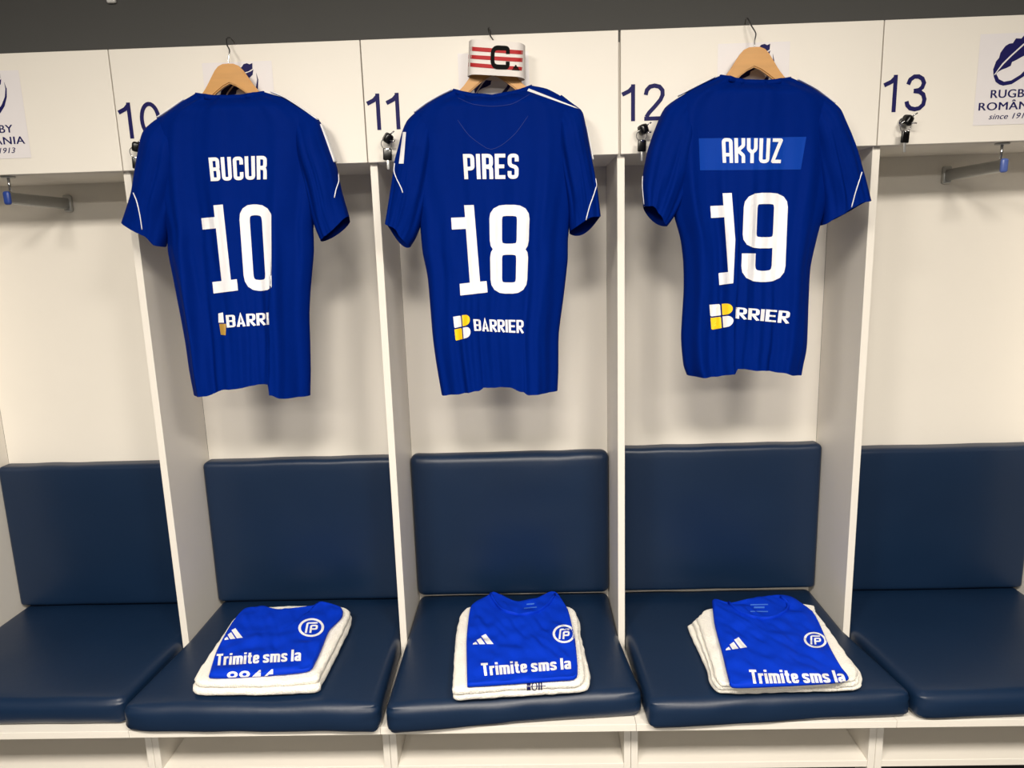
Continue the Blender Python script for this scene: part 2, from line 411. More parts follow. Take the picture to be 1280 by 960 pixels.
def locker(i, num, extra_right=False):
    x0, x1 = PX[i], PX[i + 1]
    lab = {'9': 'white open locker bay at the left edge with a blue-capped empty hanging rail',
           '10': 'white open locker bay behind the leftmost jersey',
           '11': 'white open locker bay behind the jersey with the captain armband',
           '12': 'white open locker bay behind the rightmost jersey',
           '13': 'white open locker bay numbered 13 with an empty hanging rail'}[num]
    t = thing('locker', ((x0 + x1) / 2, 0.1, 0.402), lab, 'locker', 'row of numbered lockers')
    box('side_panel', x0 - TH / 2, x0 + TH / 2, 0, BACK, .4025, 1.962, M['laminate'], t)
    if extra_right: box('side_panel', x1 - TH / 2, x1 + TH / 2, 0, BACK, .4025, 1.962, M['laminate'], t)
    a, b = x0 + TH / 2 + .0003, x1 - TH / 2 - .0003
    box('back_panel', a, b, BACK, BACK + .018, .4025, 1.962, M['laminate'], t, bev=0)
    box('cupboard_floor', a, b, .0005, BACK - .0003, ZD0 - .0005, ZD0 + .0175, M['laminate'], t)
    box('cupboard_top', a, b, .0005, BACK - .0003, 1.944, 1.962, M['laminate'], t)
    ga = {0: .0012, 3: .0026}.get(i, .0012); gb = {2: .0026}.get(i, .0012)
    d = box('door', DS[i] + ga, DS[i + 1] - gb, -TH, -.0005, ZD0, ZD1, M['laminate'], t, bev=.0012)
    sticker(d, (x0 + x1) / 2 + {'9': .004, '13': -.009}.get(num, 0))
    nx = {'9': -1.79, '10': -1.193, '11': -.601, '12': -.004, '13': .598}[num]
    for ch in num:
        polys, wd = door_digit(ch)
        vs, fs = cut2d(polys, 1, 1)
        meshobj('door_digit', [Vector((nx + v.x * .0815, -TH - .0008 - v.z, 1.783 + v.y * .0815)) for v in vs], fs, M['print_navy'], d)
        nx += (wd + (.17 if num == '11' else .23)) * .0815
    kx = x0 + .046 + (.008 if num == '10' else 0); kz = 1.760
    tube('lock', [(kx, -TH + .001, kz), (kx, -TH - .007, kz)], .0095, M['chrome'], d, seg=18)
    if num == '9': rail(t, (x0 + x1) / 2, M['bluecap'])
    if num == '13': rail(t, (x0 + x1) / 2, M['greycap'])
    return kx, kz
keys = []
for i, n in enumerate(NUMS): keys.append((n,) + locker(i, n, i == 4))

# ------------------------------------------------------------------ bench
BX = [-1.8068, -1.2068, -0.6068, -0.0068, 0.5932, 1.1932]
YB, YD = -0.2912, -0.2055
blabs = ['white bench base unit below locker 9 at the left edge', 'white bench base unit under the seat cushion with the left towel', 'white bench base unit under the seat cushion with the middle towel',
         'white bench base unit under the seat cushion with the right towel', 'white bench base unit below locker 13 at the right edge']
for i in range(5):
    a, b = BX[i] + .0004, BX[i + 1] - .0004
    t = thing('bench_unit', ((a + b) / 2, 0, 0), blabs[i], 'bench', 'row of bench base units')
    box('seat_board', a, b, YB, BACK + .018, .384, .402, M['laminate'], t, bev=.0008)
    for xa, xb in ((a, a + .0168), (b - .0168, b)):
        box('side_panel', xa, xb, YD, BACK, .0505, .3838, M['laminate'], t, bev=.0012)
    box('back_panel', a + .017, b - .017, BACK - .008, BACK, .0505, .3838, M['laminate'], t, bev=0)
    box('shelf', a + .017, b - .017, YD + .001, BACK - .0085, .212, .230, M['laminate'], t)
    box('plinth', a, b, YD + .07, BACK, 0, .050, M['plinth'], t, bev=0)
    box('base_panel', a + .017, b - .017, YD + .06, YD + .078, .0505, .2118, M['plinth'], t, bev=0)

# ------------------------------------------------------------------ cushions
def axis_pts(n, r, half):
    inner = max(half - r, 1e-4)
    e = [r * (1 - math.cos(math.pi / 2 * k / 5)) for k in range(5)]
    a = [-half + v for v in e]; m = [-inner + 2 * inner * k / n for k in range(n + 1)]
    return a + m + [-v for v in reversed(a)]
def rounded_grid_box(sx, sy, sz, r, nx, ny, nz):
    """closed rounded box centred on 0 with edges dense enough to bend; returns bmesh"""
    ax = [axis_pts(nx, r, sx / 2), axis_pts(ny, r, sy / 2), axis_pts(nz, r, sz / 2)]
    half = (sx / 2, sy / 2, sz / 2)
    bm = bmesh.new(); cache = {}
    def vert(p):
        k = tuple(round(c, 6) for c in p)
        if k not in cache:
            q = Vector(p); inner = Vector([max(-(h - r), min(h - r, c)) for c, h in zip(p, half)])
            d = q - inner
            if d.length > 1e-9:
                mx = max(abs(c) for c in d); q = inner + d.normalized() * mx
            cache[k] = bm.verts.new(q)
        return cache[k]
    for A in range(3):
        B, C = (A + 1) % 3, (A + 2) % 3
        for s in (-1, 1):
            for i in range(len(ax[B]) - 1):
                for j in range(len(ax[C]) - 1):
                    q = []
                    for (ii, jj) in ((i, j), (i + 1, j), (i + 1, j + 1), (i, j + 1)):
                        p = [0, 0, 0]; p[A] = s * half[A]; p[B] = ax[B][ii]; p[C] = ax[C][jj]; q.append(vert(p))
                    if len(set(q)) == 4:
                        try: bm.faces.new(q)
                        except ValueError: pass
    return bm
def seat_cushion(i, fl, fr, z1, lab, seed):
    # fl, fr : front corners (x, y); behind the partitions it fills the bay
    bl, br = PX[i] + .0105, PX[i + 1] - .0105
    z0 = .4024; H = z1 - z0
    bm = rounded_grid_box(1.0, 1.0 * .52 / .58, H / .58, .021 / .58, 26, 22, 3)
    yb = BACK - .006
    for v in bm.verts:
        s = v.co.x + .5; tt = v.co.y / (.52 / .58) + .5; wz = v.co.z * .58 + H / 2
        yf = fl[1] + (fr[1] - fl[1]) * s
        y = yf + (yb - yf) * tt
        q = sstep(0.0, 1.0, min(1, max(0, (-y - .004) / (-yf - .004)))) if y < -.004 else 0
        q = min(1, max(0, (-y - .004) / (-yf - .004)))
        xl = bl + (fl[0] - bl) * q; xr = br + (fr[0] - br) * q
        x = xl + (xr - xl) * s
        top = sstep(.3 * H, H, wz)
        cs = 1 - (2 * s - 1) ** 4; ct = 1 - (2 * tt - 1) ** 4
        wz += top * (.006 * max(0, cs) * max(0, ct) + .004 * vnoise(s * 5, tt * 4, seed) * cs)
        # creases near the front corners, pulled vinyl on the front face
        fr_w = max(0, 1 - tt / .12)
        ed = math.exp(-((s) / .05) ** 2) + math.exp(-((1 - s) / .05) ** 2)
        y += fr_w * (.0035 * vnoise(s * 9, wz * 30, seed + 3) + ed * .0025 * math.sin(wz * 420 + seed))
        y -= fr_w * .006 * math.sin(math.pi * min(1, max(0, wz / H))) * (1 - ed)
        if y < YB - .002: wz -= .007 * (1 - sstep(.25 * H, .6 * H, wz)) * sstep(YB - .002, YB - .014, y)   # overhanging edge sags past the board
        v.co = Vector((x, y, z0 + wz))
    o = bmobj('seat_cushion', bm, M['vinyl'], None, True)
    tag(o, lab, 'cushion', 'navy seat cushions on the bench')
    return o
S = []
S.append(seat_cushion(0, (-1.822, -.270), (-1.222, -.272), .470, 'navy vinyl seat cushion at the left edge, empty, below locker 9', 1))
S.append(seat_cushion(1, (-1.214, -.300), (-.601, -.309), .472, 'navy vinyl seat cushion with the left towel and shirt on it', 2))
S.append(seat_cushion(2, (-.588, -.316), (.012, -.268), .472, 'navy vinyl seat cushion with the middle towel and shirt on it', 3))
S.append(seat_cushion(3, (.017, -.311), (.629, -.286), .472, 'navy vinyl seat cushion with the right towel and shirt on it', 4))
S.append(seat_cushion(4, (.634, -.298), (1.212, -.282), .472, 'navy vinyl seat cushion at the right edge, empty, below locker 13', 5))
def back_cushion(i, z0, z1, r, lab, seed):
    xl, xr = PX[i] + .0100, PX[i + 1] - .0100; y0, y1 = .186, BACK - .0006
    sx, sy, sz = xr - xl, y1 - y0, z1 - z0
    bm = rounded_grid_box(sx, sy, sz, r, 22, 3, 20)
    for v in bm.verts:
        s = v.co.x / sx * 2; t = v.co.z / sz * 2; f = sstep(0, -sy / 2, v.co.y)
        v.co.y -= f * (.007 * (1 - s ** 4) * (1 - t ** 4) + .003 * vnoise(s * 3 + 5, t * 3, seed) * (1 - s * s))
        v.co.z += .0025 * vnoise(s * 4, 2.2, seed) * (1 if t > .9 else 0)
        v.co += Vector(((xl + xr) / 2, (y0 + y1) / 2, (z0 + z1) / 2))
    o = bmobj('back_cushion', bm, M['vinyl'], None, True)
    tag(o, lab, 'cushion', 'navy back cushions along the lockers'); return o
back_cushion(0, .4775, .916, .013, 'navy vinyl back cushion at the left edge in locker 9', 1)
back_cushion(1, .4785, .917, .015, 'navy vinyl back cushion behind the left towel and shirt', 2)
back_cushion(2, .484, .921, .023, 'navy vinyl back cushion in locker 11 with rounder top corners', 3)
back_cushion(3, .490, .928, .014, 'navy vinyl back cushion in locker 12 with a pale gap beneath', 4)
back_cushion(4, .4785, .910, .013, 'navy vinyl back cushion at the right edge in locker 13', 5)

# ------------------------------------------------------------------ keys
def key_set(num, kx, kz, rot):
    t = thing('key_set', (kx, -.027, kz), {'10': 'black keys in the cupboard lock half hidden by the leftmost jersey', '11': 'black keys in the cupboard lock beside the sleeve of the middle jersey',
        '12': 'black keys in the chrome lock half hidden by the rightmost jersey', '13': 'black keys in the cupboard lock above the empty right-hand bay'}[num], 'keys', 'keys hanging in the cupboard locks')
    def rotbox(name, sx, sy, sz, ctr, ang, m, bev, par):
        bm = bmesh.new(); bm_box(bm, -sx / 2, sx / 2, -sy / 2, sy / 2, -sz / 2, sz / 2, bev, 3)
        bmesh.ops.rotate(bm, verts=bm.verts, cent=(0, 0, 0), matrix=Matrix.Rotation(ang[0], 3, 'Y') @ Matrix.Rotation(ang[1], 3, 'Z'))
        bmesh.ops.translate(bm, verts=bm.verts, vec=ctr)
        return bmobj(name, bm, m, par, True)
    h = rotbox('key_head', .020, .022, .023, (kx, -.043, kz), (rot, .5), M['black'], .006, t)
    tube('key_shaft', [(kx, -.034, kz), (kx, -.0255, kz)], .0035, M['chrome'], h)
    for s in (-1, 1):
        tube('prong', [(kx + .006, -.05, kz + s * .007), (kx + .017, -.052, kz + s * .011 + .003)], .0016, M['chrome'], h)
    rp = []
    for k in range(25):
        a = 2 * math.pi * k / 24; rp.append((kx - .004 + .012 * math.cos(a), -.045 - .004 * math.sin(a), kz - .013 + .012 * math.sin(a)))
    tube('key_ring', rp, .0009, M['chrome'], t, seg=6, caps=False)
    s = rotbox('spare_key', .0205, .006, .027, (kx - .003, -.044, kz - .036), (.05, .25), M['black'], .0028, t)
    rotbox('eyelet', .008, .0066, .006, (kx - .003, -.044, kz - .0255), (0, .25), M['chrome'], .001, s)
    rotbox('blade', .0055, .002, .022, (kx - .003, -.044, kz - .059), (0, .25), M['alu'], .0004, s)
for k, (n, kx, kz) in enumerate(keys):
    if n != '9': key_set(n, kx, kz, (.2, .6, -.3, .4)[k - 1])

# ------------------------------------------------------------------ hangers
def hanger(cx, ztop, label, tilt=0.0):
    t = thing('clothes_hanger', (cx, -.06, ztop), label, 'hanger', 'wooden clothes hangers')
    top = [(0, 0), (.016, -.001), (.028, -.009), (.040, -.026), (.055, -.049), (.071, -.068), (.10, -.090), (.14, -.117), (.178, -.143)]
    bot = [(.176, -.158), (.14, -.136), (.10, -.110), (.075, -.0925), (.053, -.078), (.030, -.060), (.014, -.049), (0, -.043)]
    top = [tuple(v) for v in catmull(top, 20)]; bot = [tuple(v) for v in bot]
    half = top + bot
    out = half + [(-x, z) for x, z in reversed(half) if x > 1e-6]
    bm = bmesh.new(); c, s = math.cos(tilt), math.sin(tilt)
    vs = [bm.verts.new((cx + x * c - z * s, -.066, ztop + x * s + z * c)) for x, z in out]
    f = bm.faces.new(vs)
    e = bmesh.ops.extrude_face_region(bm, geom=[f]); nv = [g for g in e['geom'] if isinstance(g, bmesh.types.BMVert)]
    bmesh.ops.translate(bm, verts=nv, vec=(0, .012, 0))
    edges = [ed for ed in bm.edges if abs((ed.verts[0].co - ed.verts[1].co).y) < 1e-6]
    bmesh.ops.bevel(bm, geom=edges, offset=.0025, segments=2, affect='EDGES')
    bmobj('wooden_bow', bm, M['wood'], t)
    hk = catmull([(cx, -.06, ztop - .012), (cx + .001, -.058, ztop + .014), (cx + .004, -.055, ztop + .030), (cx - .004, -.046, 1.974), (cx - .008, -.036, 1.990), (cx - .007, -.022, 1.9975),
                  (cx - .006, -.008, 1.997), (cx - .004, .004, 1.990), (cx - .003, .0065, 1.977), (cx - .003, .006, 1.969)], 30)
    tube('hook', hk, .0016, M['chrome'], t)
    tube('hook_tip', [hk[-1] + Vector((0, 0, .004)), hk[-1] - Vector((0, 0, .004))], .0022, M['black'], t)
    return t
hanger(-.902, 1.931, 'light wooden hanger holding the leftmost jersey')
hanger(-.300, 1.929, 'light wooden hanger with the captain armband over its hook')
hanger(.287, 1.925, 'light wooden hanger holding the rightmost jersey')

# ------------------------------------------------------------------ jerseys
Y0 = -.071
def wpt(p, y=Y0): q = at(p[0], p[1], 1, y); return (q.x, q.z)
def prof(u, e=3.0): return max(0.0, 1 - abs(2 * u - 1) ** e) ** 0.5
def loft(name, Lp, Rp, nrow, nu, dfun, m, parent, sagf=None, sagr=None, fold=None, yc=None, rear=None, hem=None, expo=3.0):
    L = catmull([wpt(p) for p in Lp], nrow); Rr = catmull([wpt(p) for p in Rp], nrow)
    vs = []; fs = []; n2 = 2 * nu
    for k in range(nrow):
        v = k / (nrow - 1); a, b = L[k], Rr[k]; df, dr = dfun(v)
        c = yc(v) if yc else Y0
        for j in range(n2):
            front = j < nu
            u = (j + .0) / nu if front else 1 - (j - nu) / nu
            x = a.x + (b.x - a.x) * u; z = a.y + (b.y - a.y) * u
            bow = 4 * u * (1 - u)
            if front:
                y = c - df * prof(u, expo); z -= (sagf(v) if sagf else 0) * bow
                if fold: y -= fold(u, v) * prof(u, 6)
                if hem: z += hem(u) * sstep(.55, 1, v)
            else:
                y = c + dr * prof(u, expo); z -= (sagr(v) if sagr else 0) * bow
                if rear: z += rear(u, v)
                elif hem: z += max(hem(u), 0) * sstep(.55, 1, v) + .012 * bow * sstep(.8, 1, v)
            vs.append(Vector((x, y, z)))
    for k in range(nrow - 1):
        for j in range(n2):
            fs.append((k * n2 + j, k * n2 + (j + 1) % n2, (k + 1) * n2 + (j + 1) % n2, (k + 1) * n2 + j))
    return meshobj(name, vs, fs, m, parent, True)
def foldfun(ridges, steps, seed, amp=1.0):
    def f(u, v):
        y = 0
        s = sstep(.12, .45, v)
        for (u0, u1, wd, am) in ridges:
            c = u0 + (u1 - u0) * v + .012 * vnoise(v * 4, u0 * 9, seed)
            y += am * amp * (.25 + .75 * s) * math.exp(-((u - c) / wd) ** 2)
        for (u0, u1, am, v0) in steps:      # pleat: cloth right of the line lies over the left
            c = u0 + (u1 - u0) * v
            y += am * sstep(v0, v0 + .25, v) * (sstep(c - .006, c + .004, u) - sstep(c + .02, c + .25, u))
        d = .25 + .75 * sstep(.2, .6, v)
        n1 = vnoise(u * 11 + 2.2 * vnoise(v * 1.6, 3.1, seed), v * 1.5, seed)
        n2 = vnoise(u * 23 + 1.5 * vnoise(v * 2.5, 7.7, seed), v * 2.2, seed + 4)
        y += amp * d * (.026 * n1 + .010 * n2) + .003 * vnoise(u * 6, v * 7, seed + 9)
        return y
    return f
def interp(tab):
    def f(u):
        for (a, va), (b, vb) in zip(tab, tab[1:]):
            if u <= b: return va + (vb - va) * sstep(a, b, u) if b > a else vb
        return tab[-1][1]
    return f
def polyline_tube(name, bvh, pts, r, m, parent, off=.0008, n=14):
    q = catmull([tuple(p) for p in pts], n); P = []
    for p in q:
        h = hit(bvh, p.x, p.y, off)
        if h is not None: P.append(h)
    if len(P) > 2: return tube(name, P, r, m, parent, seg=6)
def jersey(spec):
    cx = spec['cx']
    t = thing('football_jersey', (cx, Y0, 1.16), spec['label'], 'jersey', 'blue jerseys hanging on the lockers')
    hem = interp(spec['hem'])
    body = loft('body', spec['L'], spec['R'], 90, 110, lambda v: (.012 + .030 * sstep(0, .12, v) + .006 * sstep(.3, 1, v), .010 + .026 * sstep(0, .12, v)),
                M['jersey'], t, sagf=lambda v: spec['sag'] * (1 - sstep(0, .16, v)), sagr=lambda v: .06 * (1 - sstep(0, .3, v)) + spec['sag'] * 0,
                fold=foldfun(spec['ridges'], spec['steps'], spec['seed']), hem=hem)
    # collar band along the top of the back
    cb = bvh_of([body])
    vs = body.data.vertices; nu = 110
    rim = [vs[j].co.copy() for j in range(0, nu + 1)]
    mw = body.matrix_world
    rimp = [mw @ c for c in rim]
    col = []
    cf = []
    for k, c in enumerate(rimp):
        u = k / nu; e = .003 * prof(u)
        col += [c + Vector((0, -e, .002)), c + Vector((0, -e - .0012, -.010)), c + Vector((0, .002, -.010)), c + Vector((0, .003, .002))]
    for k in range(nu):
        for q in range(4): cf.append((4 * k + q, 4 * k + (q + 1) % 4, 4 * k + 4 + (q + 1) % 4, 4 * k + 4 + q))
    meshobj('collar', col, cf, M['jersey'], t, True)
    for side, sp in (('l', spec['SL']), ('r', spec['SR'])):
        dz = sp.get('rear', 0.0)
        s = loft('sleeve', sp['out'], sp['inn'], 44, 34, lambda v: (.018 + .026 * sstep(0, .35, v) - .006 * sstep(.6, 1, v), .012 + .022 * sstep(0, .35, v)),
                 M['jersey'], t, fold=foldfun(sp.get('ridges', [(.35, .3, .10, .005), (.75, .7, .07, .005)]), [], spec['seed'] + 7, .45), expo=2.4,
                 rear=(lambda u, v, dz=dz: dz * 4 * u * (1 - u) * sstep(.7, 1, v)),
                 hem=interp(sp['hem']) if 'hem' in sp else None)
        sb = bvh_of([s])
        for pl in sp.get('piping', []): polyline_tube('piping', sb, pl, .0013, M['print_white'], s)
        for q in sp.get('bars', []): decal('stripe', [poly([(0, 0), (1, 0), (1, 1), (0, 1)])], q, sb, M['print_white'], s, 3, 8)
        spec.setdefault('_sl', []).append(s)
    for edge in spec['edges']:
        pts = catmull([(wpt(p)[0], wpt(p)[1]) for p in edge['p']], 24)
        tube('shoulder_stripe', [(p.x, Y0 - edge.get('y', .002), p.y) for p in pts], edge.get('r', .0028), M['print_white'], t, seg=8, flat=.012)
    allb = bvh_of([body] + spec['_sl'])
    for q in spec.get('stripes', []): decal('shoulder_stripe', [poly([(0, 0), (1, 0), (1, 1), (0, 1)])], q, allb, M['print_white'], t, 12, 3)
    if 'patch' in spec: decal('name_patch', [poly([(0, 0), (1, 0), (1, 1), (0, 1)])], spec['patch'], cb, M['patch'], t, 40, 12, .0008)
    decal('name_lettering', word_glyphs(spec['name'], .42, spec.get('T', .15), .07), spec['nameq'], cb, M['print_white'], t, 40, 12, .0014)
    one, dig, oq, dq = spec['num']
    n1 = decal('number', num_one(), oq, cb, M['print_white'], t, 12, 30, .0014, spec.get('clip1'))
    n2 = decal('number', num_digit(dig), dq, cb, M['print_white'], t, 14, 30, .0014, spec.get('clip2'))
    decal('sponsor_lettering', word_glyphs(spec['sponsor'].replace('A', 'a').replace('R', 'r'), .46, .15, .05), spec['sq'], cb, M['print_white'], t, 30, 6, .0014, spec.get('clips'))
    def rr(x0, x1, y0, y1, right=False):
        if not right: return poly([(x0, y0 + .04), (x0 + .04, y0), (x1, y0), (x1, y1 - .04), (x1 - .04, y1), (x0, y1)])
        p = [(x0, y1), (x0, y0)]; rx = (x1 - x0) * .62; r = (y1 - y0) / 2
        for k in range(11):
            a = -math.pi / 2 + math.pi * k / 10; p.append((x1 - rx + rx * math.cos(a), (y0 + y1) / 2 + r * math.sin(a)))
        return poly(p)
    for polys, m in spec.get('emblem') or (([rr(0, .46, .53, 1), rr(.53, 1, 0, .47, True)], M['print_white']), ([rr(0, .46, 0, .47), rr(.53, 1, .53, 1, True)], M['print_yellow'])):
        decal('sponsor_emblem', polys, spec['eq'], cb, m, t, 8, 8, .0014)
    for pl in spec.get('seams', []): polyline_tube('seam', cb, pl, .0008, M['seam'], t, .0002, 20)
    return t

jersey(dict(cx=-.91, seed=1, label='blue football jersey with white number 10, leftmost of the three hanging', sag=.010,
    L=[(244, 117), (227, 128), (206, 145), (193, 160), (192, 200), (200, 250), (210, 290), (211, 314), (218, 349), (227, 395), (233, 429), (237.5, 463), (243, 493)],
    R=[(330, 115), (356, 123), (379, 138), (396, 156), (399, 200), (396, 250), (392, 285), (392.5, 314), (388.6, 360), (387, 395), (388, 430), (388.6, 463), (388, 494)],
    hem=[(0, 0), (.15, .004), (.35, .022), (.70, .036), (.712, .036), (.728, .012), (.85, .001), (1, 0)],
    ridges=[(.20, .10, .035, .010), (.30, .24, .03, -.006), (.44, .46, .05, .006), (.60, .62, .03, -.005), (.80, .78, .05, .010), (.90, .92, .03, -.005)],
    steps=[(.82, .72, .010, .45)],
    SL=dict(out=[(214, 141), (196, 150), (181, 165), (174, 193), (169.6, 216), (165.6, 240), (159, 263), (154.4, 277.5)],
            inn=[(228, 150), (230, 170), (232, 200), (229, 225), (222, 250), (214, 275), (210, 296), (206.5, 309)], rear=.0, hem=[(0, 0), (.75, .006), (.85, -.004), (1, 0)],
            piping=[[(166.5, 241), (171, 252), (175, 270), (177.5, 287)]]),
    SR=dict(out=[(374, 134), (390, 144), (401, 153), (412, 184), (420.4, 207), (427.4, 240), (433, 262), (437, 276)],
            inn=[(362, 145), (366, 165), (374, 200), (381, 225), (387, 250), (392, 275), (396, 288), (402, 302)], rear=-.004, hem=[(0, .01), (.5, .0), (1, 0)],
            piping=[[(422.5, 214), (423.5, 226), (420, 237), (418, 247)]]),
    edges=[dict(p=[(232, 125), (215, 137), (199, 147.5)], r=.0022), dict(p=[(340, 115.5), (358, 123), (380, 137), (398, 150)], r=.0022),
           dict(p=[(402, 156), (411, 180), (419, 203)], r=.0030, y=.0)],
    name='BUCUR', nameq=((260.5, 197), (333.5, 194.5), (333.5, 224), (263.5, 226.5)),
    num=('1', '0', ((250, 258), (286, 255), (297.5, 363), (262, 367.5)), ((298, 255.5), (339, 255.5), (345, 363.5), (306, 363.5))),
    clip2=[((1.0, 1.0), (1, -.0)), ((.86, 0), (1, -.14))],
    sponsor='BARRIER', sq=((282, 394), (362, 389), (362, 404), (283.5, 409.5)), clips=[((.672, 0), (1, 0))],
    emblem=((([poly([(.05, .55), (.72, .55), (.66, 1), (0.08, .95)])]), M['print_white']), ([poly([(.25, .02), (.85, .0), (1, .5), (.12, .5)])], M['print_gold'])),
    eq=((272, 390.5), (282, 390.5), (283.5, 419), (273.5, 419))))

jersey(dict(cx=-.31, seed=5, label='blue football jersey with white number 18, hanging below the captain armband', sag=.018,
    L=[(566, 112), (552, 119), (534, 130), (516, 148), (512, 180), (516, 230), (524, 272), (528, 314), (534.8, 349), (540.5, 417), (545, 452), (552, 493)],
    R=[(665, 107), (684, 111), (704, 122), (722, 138), (727, 180), (721, 230), (713, 272), (710, 300), (709.6, 326), (704.4, 372), (698.6, 417), (698, 463), (697, 488)],
    hem=[(0, 0), (.15, .006), (.33, .014), (.38, .020), (.60, .022), (.70, .010), (.76, .001), (1, 0)],
    ridges=[(.16, .14, .035, .009), (.25, .22, .025, -.006), (.36, .33, .03, .005), (.52, .55, .05, -.004), (.62, .64, .04, .006), (.80, .83, .04, .008), (.90, .91, .03, -.004)],
    steps=[(.40, .37, -.006, .6), (.74, .72, .006, .55)],
    SL=dict(out=[(536, 130), (520, 140), (509, 151), (503, 165), (498, 184), (493, 203), (491.5, 217), (486.5, 249), (481.7, 279)],
            inn=[(548, 140), (548, 160), (547, 190), (543, 220), (536, 250), (528, 277), (520.5, 296), (513, 308)], rear=-.022, hem=[(0, .0), (.5, .012), (.7, .004), (1, 0)],
            piping=[[(493.2, 204), (492.4, 214), (496, 224), (501, 234), (503.5, 241)]],
            bars=[((503.5, 165), (507.5, 165), (504.5, 204.5), (498.5, 204.5))]),
    SR=dict(out=[(702, 119), (714, 128), (727, 138), (731, 150), (737, 184), (743, 214), (747.5, 240), (751, 270)],
            inn=[(690, 132), (692, 155), (696, 190), (702, 220), (707, 245), (710, 265), (711, 280), (712, 292)], rear=-.020, hem=[(0, 0), (.4, .010), (1, .006)],
            piping=[[(744.5, 223), (745.8, 231), (742, 244), (737, 258), (732.5, 275)]]),
    edges=[dict(p=[(565, 112.5), (548, 121), (532, 130.5), (518, 141)], r=.003), dict(p=[(733, 158), (737, 178), (741, 200)], r=.0026, y=.0)],
    stripes=[((661, 110.5), (727, 136.5), (718, 134.5), (659, 113.5))],
    name='PIRES', nameq=((578.5, 192.5), (648.5, 192), (648, 223.5), (580.5, 224)),
    num=('1', '8', ((563, 257), (600, 256), (609.5, 365.5), (570, 370)), ((611.5, 256), (662.5, 256), (658.5, 367), (613.5, 367))),
    sponsor='BARRIER', sq=((591.5, 399), (654.5, 400), (654.5, 416.5), (593, 413.5)), eq=((566.5, 396), (587, 392.5), (588.5, 421), (569.5, 426)),
    seams=[[(572, 150), (585, 168), (600, 180), (613, 187), (628, 181), (645, 166), (660, 145)], [(572, 122), (590, 130), (615, 133), (640, 130), (662, 118)]]))

jersey(dict(cx=.28, seed=9, label='blue football jersey with a lighter name patch above the number 19', sag=.012, T=.14,
    L=[(900, 94.5), (886, 101), (866, 111), (844, 126), (834, 145), (832, 190), (836, 235), (842, 268), (850.5, 299), (854, 329), (854.4, 363), (851.2, 420), (854, 455), (858.5, 468.5)],
    R=[(989, 97), (1004, 104), (1022, 115), (1042, 134), (1044, 180), (1038, 230), (1029, 268), (1022, 292), (1012.5, 333), (1010, 375), (1007.5, 432), (1003, 455), (1000.6, 467.5)],
    hem=[(0, 0), (.20, .002), (.375, .010), (.383, .010), (.398, .021), (.60, .016), (.80, .010), (.9, .002), (1, 0)],
    ridges=[(.12, .10, .03, .009), (.22, .20, .03, -.006), (.30, .32, .03, .007), (.55, .52, .05, .005), (.66, .70, .03, -.005), (.82, .84, .04, .009), (.91, .92, .03, -.005)],
    steps=[(.415, .375, -.011, .35)],
    SL=dict(out=[(868, 112), (848, 122), (830, 136), (817.5, 164), (809, 190), (804, 215), (802, 234), (804, 257.5)],
            inn=[(876, 128), (874, 150), (870, 180), (866, 210), (860, 235), (851, 256), (842, 272), (833.7, 283)], rear=-.010, hem=[(0, 0), (.35, .012), (.6, .006), (.8, -.004), (1, 0)],
            piping=[[(803.5, 217), (803, 230), (804, 245), (805.5, 258)]]),
    SR=dict(out=[(1018, 113), (1034, 123), (1048, 136), (1054, 150), (1062, 168), (1070, 190), (1076, 211), (1087.5, 250.5)],
            inn=[(1004, 124), (1008, 150), (1012, 180), (1017, 210), (1022, 235), (1026, 255), (1027, 270), (1026, 282)], rear=-.008, hem=[(0, 0), (.35, .010), (.8, .006), (1, 0)],
            piping=[[(1077.5, 215), (1074, 226), (1069, 242), (1064.5, 259)]]),
    edges=[dict(p=[(893, 97), (868, 109.5), (848, 120)], r=.0018), dict(p=[(996, 100), (1020, 113), (1042, 130)], r=.0018)],
    patch=((873.5, 173), (1008, 171), (1001, 212), (875, 213)),
    name='AKYUZ', nameq=((902, 172.5), (979, 173), (976.5, 204), (903.5, 203.5)),
    num=('1', '9', ((887, 242), (922, 241), (931, 352), (894, 357)), ((930.5, 241), (985.5, 241), (981, 352.5), (926, 352.5))),
    clip1=[((.99, 1), (1, -.38))],
    sponsor='RRIER', sq=((919.8, 384), (988, 389), (985.8, 404.5), (919.3, 398)), eq=((886.8, 381), (915.7, 378.8), (917.2, 407.2), (889.3, 412.3))))

